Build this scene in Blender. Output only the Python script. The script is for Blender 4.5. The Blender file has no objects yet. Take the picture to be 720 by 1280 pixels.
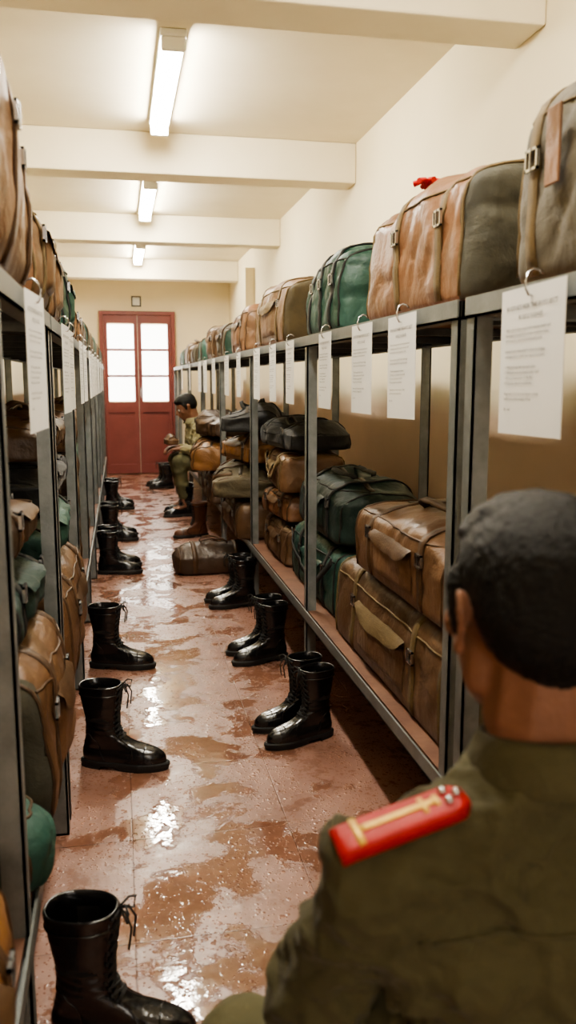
import bpy, bmesh, math, random
from mathutils import Vector, Matrix, noise, Euler
from mathutils.bvhtree import BVHTree
random.seed(7)
C = bpy.context.scene.collection
V = Vector

# ------------------------------------------------------------------ materials
def newmat(name):
    m = bpy.data.materials.new(name); m.use_nodes = True
    nt = m.node_tree; nt.nodes.clear()
    o = nt.nodes.new('ShaderNodeOutputMaterial'); b = nt.nodes.new('ShaderNodeBsdfPrincipled')
    nt.links.new(b.outputs[0], o.inputs[0])
    return m, nt, b
def N(nt, t, **k):
    n = nt.nodes.new(t)
    for a, v in k.items():
        if a in n.inputs: n.inputs[a].default_value = v
        else: setattr(n, a, v)
    return n
def ramp(nt, src, stops):
    r = nt.nodes.new('ShaderNodeValToRGB'); e = r.color_ramp.elements
    while len(e) < len(stops): e.new(0.5)
    for i, (p, c) in enumerate(stops):
        e[i].position = p; e[i].color = (c[0], c[1], c[2], 1) if hasattr(c, '__len__') else (c, c, c, 1)
    nt.links.new(src, r.inputs[0]); return r
def surf(name, c1, c2, scale=6, rough=.5, metal=0., bump=.2, bscale=60, rough2=None, sheen=0, coat=0, dist=.004, crease=0, cscale=7, worn=None, spec=None):
    m, nt, b = newmat(name)
    tc = N(nt, 'ShaderNodeTexCoord')
    n1 = N(nt, 'ShaderNodeTexNoise'); n1.inputs['Scale'].default_value = scale; n1.inputs['Detail'].default_value = 6; n1.inputs['Roughness'].default_value = .6
    nt.links.new(tc.outputs['Object'], n1.inputs['Vector'])
    r = ramp(nt, n1.outputs['Fac'], [(.32, c1), (.68, c2)])
    col = r.outputs[0]
    if worn:
        n5 = N(nt, 'ShaderNodeTexNoise'); n5.inputs['Scale'].default_value = 3.2; n5.inputs['Detail'].default_value = 12; n5.inputs['Roughness'].default_value = .75
        nt.links.new(tc.outputs['Object'], n5.inputs['Vector'])
        rw = ramp(nt, n5.outputs['Fac'], [(.52, 0), (.76, .55)])
        mx = N(nt, 'ShaderNodeMix'); mx.data_type = 'RGBA'; nt.links.new(rw.outputs[0], mx.inputs[0]); nt.links.new(col, mx.inputs[6]); mx.inputs[7].default_value = (*worn, 1); col = mx.outputs[2]
    nt.links.new(col, b.inputs['Base Color'])
    rr = ramp(nt, n1.outputs['Fac'], [(.3, rough), (.7, rough2 if rough2 is not None else rough)])
    nt.links.new(rr.outputs[0], b.inputs['Roughness'])
    b.inputs['Metallic'].default_value = metal
    if spec is not None: b.inputs['Specular IOR Level'].default_value = spec
    if coat: b.inputs['Coat Weight'].default_value = coat; b.inputs['Coat Roughness'].default_value = .15
    if sheen: b.inputs['Sheen Weight'].default_value = sheen
    if bump:
        n2 = N(nt, 'ShaderNodeTexNoise'); n2.inputs['Scale'].default_value = bscale; n2.inputs['Detail'].default_value = 4
        nt.links.new(tc.outputs['Object'], n2.inputs['Vector'])
        bp = N(nt, 'ShaderNodeBump'); bp.inputs['Strength'].default_value = bump; bp.inputs['Distance'].default_value = dist
        nt.links.new(n2.outputs['Fac'], bp.inputs['Height'])
        if crease:
            n3 = N(nt, 'ShaderNodeTexNoise'); n3.inputs['Scale'].default_value = cscale; n3.inputs['Detail'].default_value = 5; n3.inputs['Distortion'].default_value = .7
            nt.links.new(tc.outputs['Object'], n3.inputs['Vector'])
            b2 = N(nt, 'ShaderNodeBump'); b2.inputs['Strength'].default_value = crease; b2.inputs['Distance'].default_value = .03
            nt.links.new(n3.outputs['Fac'], b2.inputs['Height']); nt.links.new(bp.outputs[0], b2.inputs['Normal']); bp = b2
        nt.links.new(bp.outputs[0], b.inputs['Normal'])
    return m
def emis(name, col, s):
    m, nt, b = newmat(name)
    b.inputs['Base Color'].default_value = (.9, .9, .9, 1)
    b.inputs['Emission Color'].default_value = (*col, 1); b.inputs['Emission Strength'].default_value = s
    return m

M = {}
M['metal'] = surf('galvanised_metal', (.155, .168, .163), (.26, .272, .265), 14, .38, .35, .15, 120, .55)
M['metal_dark'] = surf('dark_metal', (.05, .05, .05), (.09, .09, .085), 14, .5, .3, .1, 120)
M['steel'] = surf('steel', (.5, .5, .5), (.65, .65, .63), 20, .25, 1., .0)
M['board'] = surf('shelf_board', (.12, .055, .036), (.22, .115, .073), 8, .5, 0, .2, 40)
M['boot'] = surf('black_leather', (.004, .004, .005), (.010, .009, .009), 10, .15, 0, .25, 70, .30, coat=.5, crease=.15, cscale=16)
M['boot_brown'] = surf('brown_boot_leather', (.08, .03, .015), (.14, .055, .025), 10, .3, 0, .25, 90, .45)
M['sole'] = surf('black_rubber', (.008, .008, .008), (.016, .016, .016), 10, .55, 0, .2, 90)
M['lace'] = surf('lace_cord', (.010, .010, .010), (.028, .027, .025), 60, .7, 0, 0)
M['inner'] = surf('boot_lining', (.008, .007, .006), (.015, .012, .010), 20, .9, 0, 0)
M['paper'] = surf('white_paper', (.80, .80, .79), (.84, .84, .825), 3, .7, 0, 0)
M['ink'] = surf('printed_ink', (.04, .04, .04), (.06, .06, .06), 3, .8, 0, 0)
M['doorred'] = surf('brick_red_paint', (.185, .048, .042), (.23, .062, .053), 5, .38, 0, .1, 30)
M['fixture'] = surf('white_enamel', (.8, .8, .77), (.85, .85, .82), 5, .4, 0, 0)
M['skin'] = surf('skin', (.175, .078, .045), (.25, .117, .069), 14, .45, 0, .3, 190, .60, crease=.05, cscale=30)
M['hair'] = surf('black_hair', (.001, .001, .001), (.007, .006, .0055), 200, .45, 0, .8, 620, dist=.003, spec=.35)
M['eye'] = surf('eye', (.5, .47, .42), (.6, .57, .52), 5, .2, 0, 0)
M['olive'] = surf('olive_drill_cloth', (.054, .048, .019), (.080, .070, .029), 7, .85, 0, .35, 300, sheen=.05, crease=.8, cscale=6)
M['olive_l'] = surf('light_olive_cloth', (.21, .18, .09), (.28, .245, .125), 7, .85, 0, .3, 200, sheen=.1, crease=.4)
M['olive_t'] = surf('olive_trousers', (.075, .068, .030), (.11, .098, .045), 7, .85, 0, .3, 200, crease=.4)
M['epred'] = surf('red_felt', (.38, .0045, .004), (.47, .007, .006), 20, .5, 0, .3, 300)
M['gold'] = surf('gold_braid', (.70, .42, .07), (.86, .58, .13), 90, .35, .2, .3, 300)
M['tube'] = emis('fluorescent_diffuser', (1, .95, .83), 74)
M['glass'] = emis('bright_frosted_glass', (1, .97, .9), 3.6)
M['fill_glow'] = emis('fill_window_glow', (1, .95, .86), 3.8)  # emission for the added fill window behind the camera

def bagmat(name, c, rough=.36, bump=.3, leather=True):
    return surf(name, tuple(x*.66 for x in c), tuple(min(1, x*1.2) for x in c), 5 if leather else 9, rough, 0, bump, 70 if leather else 300, rough+.18, sheen=0 if leather else .12, dist=.004 if leather else .002, crease=.45, cscale=8, worn=tuple(x*1.5 for x in c) if leather else tuple(x*1.3 for x in c))
BM = {
 'tan': bagmat('tan_leather', (.205, .100, .050)), 'brown': bagmat('brown_leather', (.125, .070, .035)),
 'mid': bagmat('chestnut_leather', (.155, .082, .040)), 'dkbrown': bagmat('dark_brown_leather', (.062, .035, .020)),
 'teal': bagmat('dark_green_canvas', (.024, .076, .058), .46, .3), 'dkteal': bagmat('blackish_green_canvas', (.010, .028, .023), .5, .3),
 'black': bagmat('black_canvas', (.013, .0125, .0125), .6, .3, False), 'grey': bagmat('grey_green_canvas', (.060, .056, .038), .7, .4, False),
 'olive': bagmat('olive_brown_canvas', (.090, .070, .036), .7, .4, False), 'orange': bagmat('ochre_leather', (.27, .130, .048)),
}
ST = {'strapb': surf('brown_strap', (.055, .028, .013), (.10, .052, .023), 20, .5, 0, .3, 150),
      'strapo': surf('ochre_webbing', (.11, .072, .028), (.16, .108, .045), 40, .7, 0, .4, 300),
      'strapk': surf('black_webbing', (.010, .010, .009), (.024, .024, .022), 40, .7, 0, .4, 300)}
M['zip'] = surf('zip_tape', (.03, .022, .015), (.07, .05, .03), 150, .5, .2, .4, 400)

# ------------------------------------------------------------------ mesh helpers
def mk(name, me, parent=None, mats=(), loc=None, smooth=False):
    if isinstance(me, bmesh.types.BMesh):
        bm = me; me = bpy.data.meshes.new(name); bmesh.ops.recalc_face_normals(bm, faces=bm.faces[:]); bm.to_mesh(me); bm.free()
    if mats and not len(me.materials):
        for m in mats: me.materials.append(m)
    if smooth:
        for p in me.polygons: p.use_smooth = True
    o = bpy.data.objects.new(name, me); C.objects.link(o)
    if parent: o.parent = parent
    if loc is not None: o.location = loc
    return o
def empty(name, loc=(0, 0, 0), rot=(0, 0, 0), label=None, cat=None, group=None, kind=None, parent=None):
    o = bpy.data.objects.new(name, None); C.objects.link(o); o.location = loc; o.rotation_euler = rot; o.empty_display_size = .05
    if parent: o.parent = parent
    tag(o, label, cat, group, kind); return o
def tag(o, label=None, cat=None, group=None, kind=None):
    if label: o['label'] = label
    if cat: o['category'] = cat
    if group: o['group'] = group
    if kind: o['kind'] = kind
    return o
def box(bm, lo, hi, mi=0):
    x0, y0, z0 = lo; x1, y1, z1 = hi
    v = [bm.verts.new(p) for p in [(x0,y0,z0),(x1,y0,z0),(x1,y1,z0),(x0,y1,z0),(x0,y0,z1),(x1,y0,z1),(x1,y1,z1),(x0,y1,z1)]]
    for f in [(0,3,2,1),(4,5,6,7),(0,1,5,4),(1,2,6,5),(2,3,7,6),(3,0,4,7)]:
        bm.faces.new([v[i] for i in f]).material_index = mi
def boxes(*bs):
    bm = bmesh.new()
    for lo, hi in bs: box(bm, lo, hi)
    return bm
def bevel(bm, w=.003, seg=2):
    bmesh.ops.bevel(bm, geom=bm.edges[:], offset=w, segments=seg, affect='EDGES', profile=.5, clamp_overlap=True); return bm
def loft(bm, rings, closed_ring=True, cap=True, mi=0, loop=False):
    R = [[bm.verts.new(p) for p in r] for r in rings]; n = len(R[0])
    pairs = list(zip(R[:-1], R[1:])) + ([(R[-1], R[0])] if loop else [])
    for a, b in pairs:
        for i in range(n if closed_ring else n-1):
            j = (i+1) % n; f = bm.faces.new([a[i], a[j], b[j], b[i]]); f.material_index = mi; f.smooth = True
    if cap and not loop:
        bm.faces.new(R[0][::-1]).material_index = mi; bm.faces.new(R[-1]).material_index = mi
    return R
def tube(bm, pts, r, seg=7, loop=False):
    pts = [V(p) for p in pts]; rings = []; up = V((.13, .21, .97))
    n = len(pts)
    for i, p in enumerate(pts):
        if loop: t = pts[(i+1) % n]-pts[i-1]
        else: t = pts[min(i+1, n-1)]-pts[max(i-1, 0)]
        t.normalize(); a = t.cross(up)
        if a.length < .05: a = t.cross(V((1, 0, 0)))
        a.normalize(); b = t.cross(a)
        rings.append([p+(a*math.cos(q)+b*math.sin(q))*r for q in [2*math.pi*k/seg for k in range(seg)]])
    loft(bm, rings, loop=loop)
def ribbon(bm, pts, sides, norms, w, t, loop=False):
    rings = []
    for p, s, n in zip(pts, sides, norms):
        s = s.normalized(); n = n.normalized()
        rings.append([p-s*w/2-n*t*.3, p+s*w/2-n*t*.3, p+s*w/2+n*t*.7, p-s*w/2+n*t*.7])
    loft(bm, rings, loop=loop)
def lerp_tab(tab, z):
    if z <= tab[0][0]: return tab[0][1]
    for (a, b), (c, d) in zip(tab[:-1], tab[1:]):
        if z <= c: return b+(d-b)*(z-a)/(c-a)
    return tab[-1][1]

# ------------------------------------------------------------------ bags
def bag_body(L, W, H, seed, rad=.35, puff=.014, taper=.08, arch=.028, wr=.007, slump=1.0, nx=34, ny=16, nz=14):
    bm = bmesh.new(); hx, hy, hz = L/2, W/2, H/2; r = rad*min(hx, hy, hz)*1.1
    endl = bm.verts.layers.float.new('endx')
    def grid(fn, a, b):
        g = [[bm.verts.new(fn(-1+2*i/a, -1+2*j/b)) for j in range(b+1)] for i in range(a+1)]
        for i in range(a):
            for j in range(b): bm.faces.new([g[i][j], g[i+1][j], g[i+1][j+1], g[i][j+1]])
    for s in (-1, 1):
        grid(lambda u, v: (u*hx, v*hy, s*hz), nx, ny); grid(lambda u, v: (u*hx, s*hy, v*hz), nx, nz); grid(lambda u, v: (s*hx, u*hy, v*hz), ny, nz)
    bmesh.ops.remove_doubles(bm, verts=bm.verts[:], dist=1e-5)
    so = V((seed*3.17, seed*1.71, seed*.77))
    for v in bm.verts:
        v[endl] = abs(v.co.x)/hx
        p = v.co.copy(); rb = r if p.z > 0 else r*.55
        q = V((max(-hx+r, min(hx-r, p.x)), max(-hy+r, min(hy-r, p.y)), max(-hz+rb, min(hz-r, p.z))))
        d = p-q
        if d.length > 1e-6:
            m = max(abs(d.x), abs(d.y), abs(d.z)); p = q+d.normalized()*m if d.length > m else p
        fx, fy, fz = p.x/hx, p.y/hy, p.z/hz
        u = (fz+1)/2
        p.y *= 1-taper*u
        p.x *= 1-taper*.35*u
        p.y += math.copysign(puff, p.y)*(1-fz*fz)*(1-.5*fx*fx)*min(1, abs(fy)*1.2)
        p.x += math.copysign(puff*.8, p.x)*(1-fz*fz)*(1-fy*fy)*min(1, abs(fx))**6
        if fz > 0:
            p.z -= arch*abs(fy)**2*fz + arch*.5*fx**4*fz
            p.z += slump*(.026*noise.noise(V((p.x*5, p.y*3, 0))+so)-.008)*fz
            k = max(0, abs(fx)-.6)/.4
            p.z -= slump*.03*k*fz*(noise.noise(so+V((math.copysign(3, fx), math.copysign(2, fy), 0)))+.5)
        n = (V((0, fy, fz)) if abs(fx) < .93 else V((fx, 0, 0))); n = n.normalized() if n.length else V((0, 0, 1))
        a1 = noise.noise(V((p.x*7, p.y*6, p.z*5))+so)
        a2 = 1-abs(noise.noise(V((p.x*9+p.z*7, p.y*7, p.z*4-p.x*2))+so*1.3))*4.0
        a3 = 1-abs(noise.noise(V((p.x*14-p.z*9, p.y*12, p.z*8+p.x*4))+so*2.1))*5.0
        k = min(1, (u)*4)
        p += n*(a1*wr*2.0 - max(0, a2)*wr*.95 - max(0, a3)*wr*.4)*k
        p.z = max(min(p.z, hz), -hz)
        v.co = p+V((0, 0, hz))
    for f in bm.faces:
        f.smooth = True
        f.material_index = 1 if sum(v[endl] for v in f.verts)/len(f.verts) > .91 else 0
    return bm
bag_count = 0
def bag(loc, size, rotz, body, end=None, strap='strapb', label='', straps=(-.27, .27), handle=True, pocket=True, sling=False,
        group=None, seed=None, rx=0, ry=0, detail=1, name='duffel_bag', rad=.34, tag_=False, flower=False, **kw):
    global bag_count; bag_count += 1
    seed = seed if seed is not None else bag_count*1.37
    L, W, H = size
    nx, ny, nz = (60, 28, 24) if detail > 1 else ((36, 18, 16) if detail == 1 else (22, 10, 8))
    root = empty(name, loc, (rx, ry, rotz), label or 'travel bag', 'bag', group)
    bm = bag_body(L, W, H, seed, rad=rad, nx=nx, ny=ny, nz=nz, **kw)
    tree = BVHTree.FromBMesh(bm)
    mk('bag_body', bm, root, (BM[body], BM[end or body]))
    def hit(o, d):
        h = tree.ray_cast(V(o), V(d)); return h[0]
    cz = H*.5
    sm = ST[strap]
    ac = math.atan2(H*.47, W*.5)
    def yz_loop(x0, a0, a1, n):
        P, Nn = [], []
        for i in range(n+1):
            a = a0+(a1-a0)*i/n; d = V((0, math.cos(a), math.sin(a)))
            h = hit(V((x0, 0, cz))+d*2, -d)
            if h: P.append(h+d*.001); Nn.append(V((0, d.y, max(d.z, 0))))
        return P, Nn
    for s in straps:
        P, Nn = yz_loop(s*L, -ac, math.pi+ac, 34)
        b = bmesh.new(); ribbon(b, P, [V((1, 0, 0))]*len(P), Nn, .030, .006); mk('strap', b, root, (sm,))
        if detail:
            h = hit((s*L, 2, H*.58), (0, -1, 0))
            if h:
                b = bmesh.new(); w, hh, t = .021, .018, .0045
                y0, y1 = .005, .011
                for lo, hi in [((-w, y0, -hh), (-w+t, y1, hh)), ((w-t, y0, -hh), (w, y1, hh)), ((-w, y0, hh-t), (w, y1, hh)), ((-w, y0, -hh), (w, y1, -hh+t)), ((-.0015, y0, -hh), (.0015, y1+.002, hh))]:
                    box(b, lo, hi)
                mk('buckle', b, root, (M['steel'],), loc=h)
    if detail:
        for s in (-.452, .452):
            P, Nn = yz_loop(s*L, -ac, math.pi+ac, 30)
            b = bmesh.new(); tube(b, P, .0045, 6); mk('piping', b, root, (sm,))
        P = []
        for i in range(25):
            x = (-.42+.84*i/24)*L; h = hit((x, .02, 2), (0, 0, -1))
            if h: P.append(h)
        b = bmesh.new(); ribbon(b, P, [V((0, 1, 0))]*len(P), [V((0, 0, 1))]*len(P), .020, .004); mk('zip', b, root, (M['zip'],))
        P = []
        for i in range(27):
            x = (-.44+.88*i/26)*L; h = hit((x, 2, H*.78), (0, -1, 0))
            if h: P.append(h+V((0, .001, 0)))
        b = bmesh.new(); tube(b, P, .0032, 5); mk('piping', b, root, (sm,))
    if pocket and detail:
        b = bmesh.new(); x0, x1 = -.20*L, .20*L; z0, z1 = H*.14, H*.60; n = 10
        outer = []; edge = []
        for i in range(n+1):
            ro = []
            for j in range(n+1):
                x = x0+(x1-x0)*i/n; z = z0+(z1-z0)*j/n; h = hit((x, 2, z), (0, -1, 0)) or V((x, W/2, z))
                e = min(1, min(i, n-i)/1.0, min(j, n-j)/1.0); ro.append(b.verts.new(h+V((0, .002+.010*e, 0))))
            outer.append(ro)
        for i in range(n):
            for j in range(n): b.faces.new([outer[i][j], outer[i+1][j], outer[i+1][j+1], outer[i][j+1]]).smooth = True
        mk('pocket', b, root, (BM[body],))
        b = bmesh.new(); rows = []
        for i in range(13):
            x = x0-.008+(x1-x0+.016)*i/12; drop = H*.13*(1-abs(2*i/12-1)**4)
            r_ = []
            for j, zz in enumerate((z1+.012, z1+.004-drop*.5, z1-drop)):
                h = hit((x, 2, zz), (0, -1, 0)) or V((x, W/2, zz)); r_.append(b.verts.new(h+V((0, (.003, .017, .018)[j], 0))))
            rows.append(r_)
        for i in range(12):
            for j in range(2): b.faces.new([rows[i][j], rows[i+1][j], rows[i+1][j+1], rows[i][j+1]]).smooth = True
        mk('pocket_flap', b, root, (sm if strap != 'strapk' else BM[body],))
    if handle:
        for sy in ((.22, -.22) if detail else (.2,)):
            P = []; n = 16; xw = .17*L; hgt = .028
            for i in range(n+1):
                a = math.pi*i/n; x = -xw*math.cos(a); base = hit((x*.98, sy*W*.5, 2), (0, 0, -1)) or V((x, 0, H))
                P.append(V((x, base.y+math.sin(a)*.045*(1 if sy > 0 else -.2), base.z+.002+hgt*math.sin(a)**.7)))
            b = bmesh.new()
            sd = [(V((0, 1, -.3))) for _ in P]
            nn = []
            for i in range(len(P)):
                t = P[min(i+1, n)]-P[max(i-1, 0)]; nn.append(t.cross(V((0, -1, .3))).normalized())
            ribbon(b, P, sd, nn, .022, .007); mk('handle', b, root, (sm,))
    if sling:
        P, Nn = [], []
        for i in range(21):
            u = -1+2*i/20; x = u*.44*L; z = H*(.80-.55*(1-u*u)); h = hit((x, 2, z), (0, -1, 0))
            if h: P.append(h+V((0, .014, 0))); Nn.append(V((0, 1, 0)))
        if len(P) > 3:
            b = bmesh.new(); ribbon(b, P, [V((0, .1, 1))]*len(P), Nn, .024, .005); mk('shoulder_strap', b, root, (sm,))
    if tag_:
        h = hit((.20*L, 2, H*.62), (0, -1, 0))
        b = bmesh.new(); box(b, (-.022, .016, -.075), (.022, .021, .045)); bevel(b, .003)
        mk('luggage_tag', b, root, (BM['tan'],), loc=h)
    if flower:
        h = hit((.02, .04, 2), (0, 0, -1)); b = bmesh.new()
        for k in range(6):
            a = k*1.05; tube(b, [(0, 0, .0), (.014*math.cos(a), .014*math.sin(a), .024), (.040*math.cos(a), .036*math.sin(a), .018)], .008, 6)
        mk('ribbon_knot', b, root, (M['epred'],), loc=h+V((.06, .08, -.012)))
    return root

R90 = math.radians(90)
def right_bag(y0, y1, z, H, body, W=.34, xf=.725, rz=0, **k):
    L = (y1-y0); bag((xf+W/2+.02, (y0+y1)/2, z), (L-.03, W, H), R90+math.radians(rz), body, **k)
def left_bag(y0, y1, z, H, body, W=.34, xf=-.235, rz=0, **k):
    L = (y1-y0); bag((xf-W/2-.02, (y0+y1)/2, z), (L-.03, W, H), -R90+math.radians(rz), body, **k)

TOP = 1.364; LOW = .331
g = 'luggage on the top shelf'
right_bag(.80, 1.50, TOP, .35, 'olive', xf=.685, W=.36, end='grey', strap='strapo', straps=(-.2, .34), tag_=True, detail=2, group=g, pocket=False, label='olive-brown canvas holdall with ochre strap and leather tag')
right_bag(1.66, 2.42, TOP, .325, 'tan', xf=.685, W=.40, end='grey', strap='strapo', straps=(-.30, .08), detail=2, flower=True, group=g, handle=False, pocket=False, rad=.28, arch=.03, label='large tan leather duffel with grey canvas end and red knot', wr=.008)
right_bag(2.70, 3.24, TOP, .295, 'teal', xf=.69, W=.38, strap='strapk', detail=2, straps=(-.30, 0, .30), group=g, handle=False, pocket=False, rad=.30, label='dark green holdall on the metal shelf', wr=.008)
right_bag(3.60, 4.46, TOP, .31, 'mid', xf=.69, W=.38, end='olive', group=g, strap='strapo', handle=False, rad=.30, label='brown leather duffel with ochre webbing straps')
right_bag(4.86, 5.50, TOP, .29, 'tan', xf=.70, W=.36, end='mid', group=g, handle=False, label='chestnut leather duffel on the metal shelf')
right_bag(5.85, 6.35, TOP, .25, 'olive', xf=.70, W=.36, end='teal', group=g, detail=1, handle=False, label='olive canvas duffel with green end panel')
right_bag(6.50, 7.05, TOP, .28, 'brown', xf=.70, W=.36, group=g, detail=1, handle=False, label='brown leather duffel on the metal shelf')
right_bag(7.35, 7.95, TOP, .24, 'teal', xf=.70, W=.36, group=g, detail=0, label='dark green duffel on the metal shelf')
right_bag(8.10, 8.7, TOP, .20, 'olive', xf=.70, W=.36, group=g, detail=0, label='olive canvas duffel on the metal shelf')
right_bag(8.85, 9.5, TOP, .24, 'brown', xf=.70, W=.36, group=g, detail=0, label='brown leather duffel on the metal shelf')
right_bag(9.6, 10.2, TOP, .21, 'teal', xf=.70, W=.36, group=g, detail=0, label='dark green duffel on the metal shelf')

left_bag(1.00, 1.87, TOP, .42, 'mid', xf=-.150, W=.42, end='brown', detail=2, group=g, handle=False, pocket=False, strap='strapb', straps=(-.33, .0, .3), label='tall brown leather duffel bulging over the shelf edge', wr=.009, puff=.03, rad=.5)
left_bag(1.90, 2.30, TOP, .27, 'brown', xf=-.150, end='tan', detail=2, strap='strapo', group=g, handle=False, label='brown leather bag with ochre strap and steel buckles', wr=.008, puff=.03)
left_bag(2.36, 2.80, TOP, .29, 'mid', xf=-.150, detail=1, group=g, handle=False, label='brown leather duffel on the metal shelf')
left_bag(2.90, 3.42, TOP, .26, 'teal', xf=-.145, detail=1, strap='strapk', group=g, handle=False, label='dark green canvas duffel with black straps')
left_bag(3.50, 4.15, TOP, .17, 'orange', xf=-.150, detail=1, group=g, label='ochre leather duffel on the metal shelf')
for i, (y0, y1, h, c) in enumerate([(4.22, 4.8, .18, 'olive'), (4.86, 5.5, .21, 'teal'), (5.6, 6.3, .2, 'brown'), (6.4, 7.1, .21, 'teal'), (7.2, 7.9, .2, 'tan'), (8.0, 8.7, .2, 'teal'), (8.8, 9.5, .2, 'brown')]):
    left_bag(y0, y1, TOP, h, c, xf=-.15, detail=0, group=g, label={'olive': 'olive canvas', 'teal': 'dark green canvas', 'brown': 'brown leather', 'tan': 'tan leather'}[c]+' duffel on the metal shelf')

g = 'luggage stacked on the lower shelf'
def stack(fn, y0, y1, items, kk):
    z = LOW
    for it in items:
        h, c, st, lab = it[:4]; k = dict(kk); k.update(it[4] if len(it) > 4 else {})
        a, b = k.pop('dy', (0, 0)); dz = k.pop('dz', 0)
        fn(y0+a, y1+b, z+dz, h, c, strap=st, group=g, label=lab, **k); z += h+.005+dz
def stack_r(y0, y1, items, **kk): stack(right_bag, y0, y1, items, kk)
def stack_l(y0, y1, items, **kk): stack(left_bag, y0, y1, items, kk)
NH = dict(handle=False, arch=.015, slump=.3)
SOFT = dict(handle=False, slump=1.6, rad=.6, arch=.035)
stack_r(1.72, 2.82, [(.285, 'brown', 'strapo', 'large brown leather duffel under a smaller brown one', dict(NH, end='olive')),
                     (.235, 'mid', 'strapb', 'brown leather duffel with carry handles on top of another', dict(dy=(.02, -.26), taper=.04))], detail=2, W=.365, xf=.705, wr=.006, rad=.26)
stack_r(2.88, 3.72, [(.26, 'teal', 'strapk', 'dark green duffel at the bottom of a stack', dict(NH, sling=True, xf=.735)),
                     (.25, 'dkteal', 'strapk', 'blackish green duffel with black straps on a stack', dict(dy=(.0, -.08), xf=.745, W=.33, slump=1.4, rad=.5))], detail=1, wr=.008, W=.33)
stack_r(3.78, 4.40, [(.20, 'brown', 'strapb', 'brown leather duffel at the bottom of a stack', NH),
                     (.14, 'tan', 'strapb', 'tan leather bag in the middle of a stack', dict(NH, rz=5, W=.30, dy=(.05, -.05))),
                     (.19, 'mid', 'strapo', 'chestnut duffel with ochre straps in a stack', dict(NH, rz=-4, W=.31, sling=True)),
                     (.15, 'black', 'strapk', 'black canvas duffel on top of a stack', dict(rz=5, W=.30, slump=2.2, rad=.6))], detail=1, wr=.009)
stack_r(4.50, 5.28, [(.22, 'brown', 'strapb', 'brown leather duffel at the bottom of a stack', dict(NH, xf=.60)),
                     (.18, 'olive', 'strapb', 'olive canvas duffel slumping over the shelf edge', dict(SOFT, xf=.54, rz=-12, W=.34, dz=.004, sling=True)),
                     (.17, 'orange', 'strapb', 'ochre leather bag in a stack', dict(SOFT, xf=.62, rz=9, W=.30, dy=(.06, -.08))),
                     (.16, 'black', 'strapk', 'black canvas duffel on top of a stack', dict(xf=.60, rz=-14, W=.32, slump=2.2, rad=.6))], detail=1, wr=.011)
stack_r(5.88, 6.46, [(.22, 'dkbrown', 'strapb', 'dark brown duffel at the bottom of a stack', dict(NH, xf=.60)),
                     (.24, 'orange', 'strapb', 'ochre leather duffel leaning over the aisle', dict(SOFT, xf=.50, rz=-12, dz=.004, dy=(.03, -.08), sling=True)),
                     (.18, 'dkbrown', 'strapb', 'dark brown leather bag on top of a stack', dict(SOFT, xf=.57, rz=14, W=.30, dy=(.02, -.06)))], detail=1, wr=.011)
stack_r(6.52, 7.12, [(.24, 'olive', 'strapb', 'olive canvas duffel at the bottom of a stack', dict(NH, xf=.62)),
                     (.18, 'tan', 'strapb', 'tan leather duffel leaning over the aisle', dict(SOFT, xf=.58, rz=6, W=.32, dy=(.04, -.04))),
                     (.14, 'dkbrown', 'strapb', 'dark brown leather bag on top of a stack', dict(SOFT, xf=.62, rz=-8, W=.30, dy=(.05, -.05)))], detail=1, wr=.011)
stack_r(8.62, 9.3, [(.22, 'brown', 'strapb', 'brown duffel on the lower shelf', dict(handle=False)), (.2, 'dkteal', 'strapk', 'blackish green duffel on the lower shelf')], detail=0)
left_bag(.45, 1.16, LOW, .25, 'orange', xf=-.148, strap='strapb', detail=1, group=g, handle=False, label='ochre leather duffel at the lower shelf edge')
left_bag(1.335, 1.53, LOW, .17, 'teal', xf=-.120, W=.3, straps=(), handle=False, pocket=False, detail=1, group=g, name='rolled_kit_bag', label='small round green kit bag on the lower shelf', rad=.8)
stack_l(1.57, 2.13, [(.35, 'mid', 'strapb', 'tall brown and grey-green bag bulging over the shelf edge', dict(xf=-.130, end='grey', handle=False, arch=.03, puff=.02, rad=.28)),
                     (.16, 'dkteal', 'strapk', 'blackish green bag on top of a stack', dict(SOFT, xf=-.18)),
                     (.13, 'dkbrown', 'strapb', 'dark brown leather bag on top of a stack', dict(SOFT, xf=-.19))], detail=2, wr=.007)
stack_l(2.30, 3.20, [(.34, 'mid', 'strapb', 'large brown leather duffel on the lower shelf', dict(xf=-.130, handle=False, arch=.03, rad=.28)),
                     (.17, 'teal', 'strapk', 'dark green duffel in a stack', dict(SOFT, xf=-.17)),
                     (.13, 'black', 'strapk', 'black canvas duffel in a stack', dict(xf=-.18, handle=False, arch=.02)),
                     (.13, 'brown', 'strapb', 'brown leather duffel on top of a stack', dict(xf=-.18))], detail=1, wr=.007)
for k, (y0, y1) in enumerate([(3.32, 4.16), (4.26, 5.12), (5.22, 6.08), (6.18, 7.04), (7.14, 8.0)]):
    cs = [['brown', 'teal', 'dkbrown', 'mid'], ['dkbrown', 'brown', 'teal', 'brown'], ['olive', 'black', 'brown', 'tan'], ['teal', 'brown', 'dkbrown', 'mid'], ['brown', 'olive', 'black', 'brown']][k]
    nm = {'brown': 'brown leather', 'teal': 'dark green canvas', 'dkbrown': 'dark brown leather', 'mid': 'chestnut leather', 'olive': 'olive canvas', 'black': 'black canvas', 'tan': 'tan leather'}
    stack_l(y0, y1, [(.22, cs[0], 'strapb', nm[cs[0]]+' duffel at the bottom of a stack', dict(handle=False)), (.19, cs[1], 'strapk', nm[cs[1]]+' duffel in a stack', dict(handle=False)),
                     (.17, cs[2], 'strapb', nm[cs[2]]+' duffel in a stack', dict(handle=False)), (.16, cs[3], 'strapb', nm[cs[3]]+' duffel on top of a stack', dict())], detail=0, arch=.02, xf=-.18)
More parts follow.
